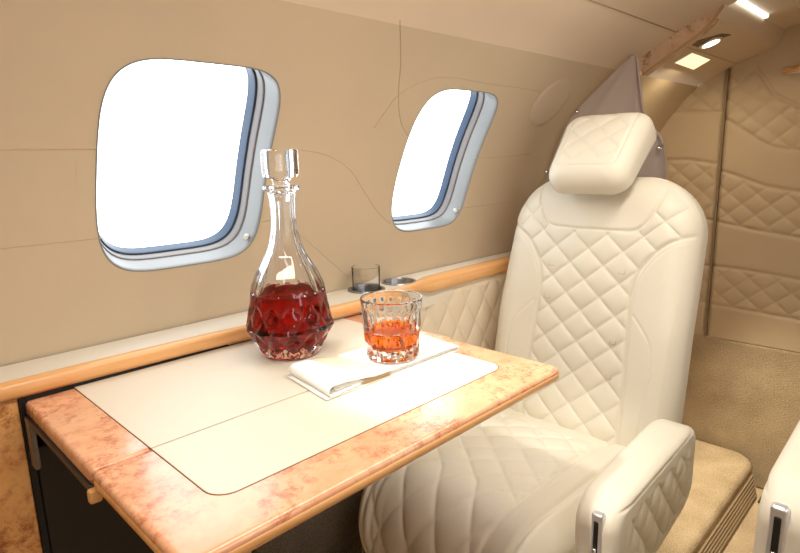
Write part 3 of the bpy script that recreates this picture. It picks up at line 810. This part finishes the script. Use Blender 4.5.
# folded napkin: a strip folded into layers, rounded fold on the front left
def napkin():
    o = empty('napkin', 'folded white linen napkin with beige bands under the tumbler', 'napkin', (.53, .56, ZI))
    m, nt, b = newmat('linen')
    tc = node(nt, 'ShaderNodeTexCoord'); sp_ = node(nt, 'ShaderNodeSeparateXYZ'); nt.links.new(tc.outputs['Object'], sp_.inputs[0])
    w = node(nt, 'ShaderNodeMath', operation='MULTIPLY_ADD'); w.inputs[1].default_value = .12; w.inputs[2].default_value = 0
    nt.links.new(sp_.outputs[1], w.inputs[0])
    ad = node(nt, 'ShaderNodeMath', operation='ADD'); nt.links.new(sp_.outputs[0], ad.inputs[0]); nt.links.new(w.outputs[0], ad.inputs[1])
    mr = node(nt, 'ShaderNodeMapRange'); mr.inputs[1].default_value = -.14; mr.inputs[2].default_value = .14; nt.links.new(ad.outputs[0], mr.inputs[0])
    col = ramp(nt, mr.outputs[0], [(0, (.90, .90, .88)), (.19, (.90, .90, .88)), (.20, (.70, .585, .455)), (.36, (.70, .585, .455)), (.37, (.90, .90, .88))])
    nt.links.new(col, b.inputs['Base Color']); b.inputs['Roughness'].default_value = .9
    n2 = node(nt, 'ShaderNodeTexNoise', Scale=700.0); nt.links.new(tc.outputs['Object'], n2.inputs['Vector']); bump(nt, b, n2.outputs['Fac'], .25, .001)
    # layers: each a thin pillow; outer layer wraps the short left end as a rounded roll
    mb = MB()
    ux = np.array([.2445, -.0030]); uy = np.array([.0135, .100])
    def kz(s_): return float(np.interp(s_, [-.05, .12, .32, .92, 1.0], [1.18, 1.12, .62, .60, .42]))/1.0    # edges of the folded rectangle
    c0 = np.array([.392, .514])
    def layer(s0, s1, t0, t1, z0, z1, sag=0, seed=0):
        n1, n2 = 40, 14; V = []
        for side in (1, 0):
            for i in range(n1):
                for j in range(n2):
                    s, t = s0+(s1-s0)*i/(n1-1), t0+(t1-t0)*j/(n2-1)
                    p = c0+ux*s+uy*t
                    e = min(i, n1-1-i, j, n2-1-j)/3; e = min(1, e)
                    zz = z1 if side else z0
                    zz = (z0+z1)/2+(zz-(z0+z1)/2)*(math.sqrt(1-(1-e)**2)*.9+.1)
                    zz += .0007*math.sin(9*s+seed)*math.sin(5*t+seed)*(1 if z0 > ZI+.001 else 0)
                    V.append((p[0], p[1], ZI+(zz-ZI)*kz(s)))
        N = n1*n2; F_ = grid_faces(n1, n2)+grid_faces(n1, n2, base=N, flip=True)
        lp = [i*n2 for i in range(n1)]+[(n1-1)*n2+j for j in range(1, n2)]+[i*n2+n2-1 for i in range(n1-2, -1, -1)]+[j for j in range(n2-2, 0, -1)]
        F_ += [(lp[(i+1) % len(lp)], lp[i], lp[i]+N, lp[(i+1) % len(lp)]+N) for i in range(len(lp))]
        mb.add(V, F_)
    layer(-.012, 1.0, 0, 1, ZI+.0001, ZI+.0030, seed=1)
    layer(.03, .99, .04, .98, ZI+.0031, ZI+.0060, seed=2)
    layer(.055, .985, .02, .99, ZI+.0061, ZI+.0098, seed=3)
    # top fold: sheet that curls down round the left edge and forms an open roll
    n2 = 24; path = []
    for k in range(40): path.append((1.0-k/39*.96, .0143))
    for k in range(1, 15):
        t = PI/2+PI*.80*k/14; path.append((.04+.0085*math.cos(t)/.2425, .0143-.0060+.0060*math.sin(t)))
    for k in range(1, 10): path.append((.025+.02*k, .0026+.0004*k))
    V = []
    for th_ in (.0009, -.0009):
        for i, (s, z) in enumerate(path):
            a, b_ = path[max(i-1, 0)], path[min(i+1, len(path)-1)]
            tx, tz = (b_[0]-a[0])*.2425, b_[1]-a[1]; L = math.hypot(tx, tz); nx, nz = -tz/L, tx/L
            if nz > 0 and i < 40: nx, nz = nx, nz
            for j in range(n2):
                t = j/(n2-1); p = c0+ux*s+uy*t
                wv = .0006*math.sin(7*s+3*t)
                V.append((p[0]-nx*th_, p[1], ZI+(z-nz*th_+wv*.5)*kz(s)))
    N = len(path)*n2
    F_ = grid_faces(len(path), n2, flip=True)+grid_faces(len(path), n2, base=N)
    lp = [i*n2 for i in range(len(path))]+[(len(path)-1)*n2+j for j in range(1, n2)]+[i*n2+n2-1 for i in range(len(path)-2, -1, -1)]+[j for j in range(n2-2, 0, -1)]
    F_ += [(lp[i], lp[(i+1) % len(lp)], lp[(i+1) % len(lp)]+N, lp[i]+N) for i in range(len(lp))]
    mb.add(V, F_)
    mb.obj('cloth', m, o)
napkin()

# ------------------------------------------------------------------ seats
def make_seat(root_loc, label, arm_off, arm_dz, flip=1, detail=1.0):
    """root at the platform under the seat; local x points to the rear, local y to the wall side"""
    root = empty('cabin_seat', label, 'seat', root_loc)
    ox, oy, oz = root_loc
    def W(x, y, z): return np.stack([ox+x, oy+flip*y, oz+z], -1)
    def fl(Fc): return Fc if flip > 0 else [f[::-1] for f in Fc]
    N = lambda n: max(24, int(n*detail))
    # backrest: q runs up the back from its foot
    AL = math.radians(14); H = .60
    seamR = smooth_line([(-.108, -.02), (-.108, .13), (-.100, .33), (-.113, .40), (-.155, .455), (-.225, .490)], 8)
    seamL = seamR*np.array([-1, 1])
    seamR2 = seamR+np.array([-.006, -.006]); seamL2 = seamL+np.array([.006, -.006])
    yoke = smooth_line([(-.155, .62), (-.137, .555), (-.120, .510), (-.095, .482), (-.05, .478), (.05, .478), (.095, .482), (.118, .510), (.135, .555), (.150, .62)], 6)
    q_poly = list(map(tuple, seamR))+[(-.30, .62)]+list(map(tuple, yoke))+[(.30, .62)]+list(map(tuple, seamL[::-1]))
    side = smooth_line([(-.150, -.02), (-.152, .10), (-.160, .20), (-.150, .26), (-.110, .31)], 6)
    def front(p, q):
        Q = q+H/2
        f = quilt(p, Q, .074, .067, .0072, q_poly, .007)
        for ln in (seamR, seamL): f += groove(p, Q, ln, .005, .004)
        for ln in (seamR2, seamL2): f += groove(p, Q, ln, .0016, .0018)
        f += groove(p, Q, yoke, .0035, .003)
        f += groove(p, Q, side, .0016, .002)+groove(-p, Q, side, .0016, .002)
        return f
    V, Fc = pillow(.206, H/2, .115, .06, .05, N(250), N(300), .006, front)
    p, q, d = V[:, 0], V[:, 1], V[:, 2]
    Q = q+H/2
    p = p*(1+.02*np.sin(np.clip(Q/H, 0, 1)*PI)+.025*(1-Q/H))-.016*(1-Q/H)
    d = d+.022*np.clip((np.abs(p)-.10)/.1, 0, 1)**1.5*np.clip((.48-Q)/.2, 0, 1)-.02*((Q-.25)/.3)**2*0
    x = .53+Q*math.sin(AL)-d*math.cos(AL); z = .365+Q*math.cos(AL)+d*math.sin(AL)
    bk = mesh('backrest', W(x, p, z), fl(Fc), SEAT, root)
    # small stitched tabs at some of the quilt corners
    for k, (tp, tq) in enumerate(((-.080, .395), (-.080, .250), (-.080, .178), (.080, .395), (.080, .322))):
        tp, tq = tp*1.0, tq
        X_ = lambda P_, Q_: W(np.array([.53+Q_*math.sin(AL)-.0658*math.cos(AL)]), np.array([P_-.016*(1-Q_/H)]), np.array([.365+Q_*math.cos(AL)+.0658*math.sin(AL)]))[0]
        mesh('stitch_tab', *tube([X_(tp-.007, tq+.004), X_(tp-.006, tq-.005), X_(tp+.006, tq-.005), X_(tp+.007, tq+.004)], .0009, 6), simple('tab_thread', (.50, .42, .30), .6), root)
    # headrest
    HT = math.radians(41)
    frame = rrect(-.066, .066, -.062, .083, (.02, .02, .012, .012), 5)
    frame = frame+[frame[0]]
    def hf(p, q):
        return quilt(p+.0, q-.01, .060, .056, .005, frame[:-1], .012)+groove(p, q, frame, .0022, .0025)
    V, Fc = pillow(.091, .095, .036, .044, .032, N(130), N(130), .008, hf)
    p, q, d = V[:, 0], V[:, 1], V[:, 2]
    d = np.where(d < 0, d*(.75+.35*q/.088), d)
    p = p*(1+.05*q/.09)-.004
    x = .612+q*math.sin(HT)-d*math.cos(HT); z = .995+q*math.cos(HT)+d*math.sin(HT)
    hr = mesh('headrest', W(x, p, z), fl(Fc), SEAT, root)
    for s in (-.04, .04):
        mesh('headrest_post', *tube(W(np.array([.655, .665, .68]), np.array([s]*3), np.array([.84, .90, .985])), .006, 10), STEEL, root)
    # cushion with a waterfall front
    QB = -.130; RB = .070
    A2 = .203; B2 = .33
    sR = smooth_line([(-.135, .34), (-.125, .24), (-.104, .16), (-.098, .10), (-.104, -.05), (-.115, -.36)], 8); sL = sR*np.array([-1, 1])+np.array([.050, 0])
    sB = smooth_line([(-.150, .34), (-.156, .15), (-.158, -.05), (-.160, -.36)], 8)
    cross = smooth_line([(-.100, .125), (-.04, .130), (.04, .130), (.145, .125)], 4)
    cp = list(map(tuple, sR[16:]))+list(map(tuple, sL[16:][::-1]))
    cp = [(x_, y_) for x_, y_ in cp]
    def cf(p, q):
        f = quilt(p, q, .080, .074, .0085, cp, .008)+groove(p, q, sB, .009, .006)+groove(-p-.02, q, sB, .003, .004)
        for ln in (sR, sL): f += groove(p, q, ln, .0055, .0045)+groove(p, q, ln-np.array([.012, 0])*np.sign(ln[0, 0])*-1, .0016, .002)
        f += groove(p, q, cross, .0014, .0025)
        return f
    V, Fc = pillow(A2, B2, .10, .052, .045, N(200), N(300), .012, cf)
    p, q, d = V[:, 0], V[:, 1], V[:, 2]
    d = d+.012*np.clip((np.abs(p)-.115)/.05, 0, 1)*np.clip((A2-np.abs(p))/.03, 0, 1)
    ph = np.clip((QB-q)/RB, 0, None); phm = math.radians(125); phc = np.minimum(ph, phm); ext = np.maximum(ph-phm, 0)*RB
    rr = RB+d
    p = p*(1-.24*np.clip(ph/phm, 0, 1)**1.3)
    x = np.where(q > QB, q, QB-rr*np.sin(phc)-ext*math.cos(phm)*1.0)
    z = np.where(q > QB, d, -RB+rr*np.cos(phc)-ext*math.sin(phm))
    x = x+.292; z = z+.375-.06*np.clip(x-.10, 0, .5)*1.0+.012
    cs = mesh('cushion', W(x, p, z), fl(Fc), SEAT, root)
    # aisle armrest
    La, Ha = .165, .125
    ap = rrect(-La+.03, La-.03, -Ha+.03, Ha-.035, (.02, .03, .03, .04), 6); ap = ap+[ap[0]]
    apq = [(a_*.96, b_-.006 if b_ > 0 else b_) for a_, b_ in ap[:-1]]
    def af(p, q):
        return quilt(p, q, .050, .095, .0065, apq, .012)+groove(p, q, [(-La, Ha-.018), (La, Ha-.018)], .003, .003)
    V, Fc = pillow(La, Ha, .055, .033, .015, N(200), N(150), .003, af, af)
    p, q, d = V[:, 0], V[:, 1], V[:, 2]
    g = (p+La)/(2*La)                                              # 0 front .. 1 rear
    top = .520+.020*g; bot = .33+.065*g
    z = np.where(q >= 0, (top+bot)/2+(q/Ha)*(top-bot)/2, (top+bot)/2+(q/Ha)*(top-bot)/2)+arm_dz
    x = .29+p
    yc = -arm_off
    y = yc-d
    ar_ = mesh('armrest', W(x, y, z), fl([f[::-1] for f in Fc][::1]), SEAT, root)
    # chrome latch in the armrest front end
    xf = .29-La-.0015; zc = .474+arm_dz; yl = yc-(.006 if flip > 0 else .011); yv = yl+.013*flip
    def bx(lo, hi, r):
        V, Fc = box(lo, hi, r); V = np.array(V); return W(V[:, 0], V[:, 1], V[:, 2]), fl(Fc)
    lp_ = mesh('latch_plate', *bx((xf-.002, yl-.0085, zc-.036), (xf+.012, yl+.0085, zc+.034), .004), STEEL, ar_, label='brushed metal latch plate')
    mesh('latch_slot', *bx((xf-.0032, yl-.0042, zc-.030), (xf+.006, yl+.0042, zc+.024), .003), BLACK, ar_)
    mesh('latch_lever', *bx((xf-.012, yv-.015, zc-.075), (xf+.014, yv+.015, zc-.046), .004), CHROME, ar_)
    mesh('latch_pin', *tube(W(np.array([xf-.004]*3), np.array([yl]*3), np.array([zc-.05, zc-.035, zc-.018])), .0025, 8), CHROME, ar_)
    # wall side armrest, low
    V, Fc = pillow(.16, .075, .05, .022, .018, 40, 30, .002)
    mesh('wall_armrest', W(.32+V[:, 0], .205+V[:, 2]*.9, .455+V[:, 1]), fl(Fc), SEAT, root)
    # arm carrier and base
    mesh('arm_bracket', *bx((.30, min(yc+.03, -.15), .30+arm_dz*.3), (.38, -.15, .40+arm_dz), .006), DARK, root)
    mesh('seat_frame', *bx((.13, -.17, .20), (.58, .17, .315), .015), SEAT, root)
    mesh('pedestal', *bx((.16, -.13, 0), (.52, .13, .21), .015), DARK, root)
    return root
s1 = make_seat((.575, .575, ZP), 'cream quilted leather seat with headrest facing the table', .252, 0)
s2 = make_seat((.545, -.120, ZP-.115), 'cream leather seat across the aisle, only its armrest seen', .213, .235, -1, .6)

# ------------------------------------------------------------------ light
def area(name, loc, rot, size, size_y, energy, col):
    l = bpy.data.lights.new(name, 'AREA'); l.shape = 'RECTANGLE'; l.size = size; l.size_y = size_y; l.energy = energy; l.color = col
    o = bpy.data.objects.new(name, l); COL.objects.link(o); o.location = loc; o.rotation_euler = rot; return o
def spot(name, loc, at, energy, ang, blend, col, rad):
    l = bpy.data.lights.new(name, 'SPOT'); l.energy = energy; l.spot_size = math.radians(ang); l.spot_blend = blend; l.color = col; l.shadow_soft_size = rad
    o = bpy.data.objects.new(name, l); COL.objects.link(o); o.location = loc
    o.rotation_euler = (Vector(at)-Vector(loc)).to_track_quat('-Z', 'Y').to_euler(); return o
WARM = (1, .92, .81)
area('cabin_wash_lamp', (.45, .255, UP+.352), (0, 0, 0), 1.35, .10, 6.0, WARM)
spot('table_reading_lamp', (.17, .46, UP+.285), (.575, .49, UP-.28), 18, 33, .75, (1, .93, .82), .02)
sqn = np.mean(sq, 0)
area('square_lamp', tuple(sqn+np.array([0, 0, -.02])), (0, 0, 0), .10, .06, .5, (1, .8, .5))
rc_ = c+nn*.02
spot('vestibule_reading_lamp', tuple(rc_), (1.76, .32, UP-1.0), 62, 50, .8, (1, .86, .62), .02)

w = bpy.data.worlds.new('sky'); sc.world = w; w.use_nodes = True
w.node_tree.nodes['Background'].inputs[0].default_value = (.90, .95, 1.0, 1); w.node_tree.nodes['Background'].inputs[1].default_value = 3.2

sc.view_settings.view_transform = 'Standard'; sc.view_settings.look = 'None'
sc.view_settings.gamma = 1; sc.view_settings.use_curve_mapping = False; sc.view_settings.exposure = .54
cy_ = sc.cycles
cy_.max_bounces = 14; cy_.diffuse_bounces = 6; cy_.glossy_bounces = 6; cy_.transmission_bounces = 14; cy_.transparent_max_bounces = 12
cy_.caustics_refractive = True; cy_.caustics_reflective = True; cy_.blur_glossy = .5; cy_.sample_clamp_indirect = 8
cy_.use_denoising = True
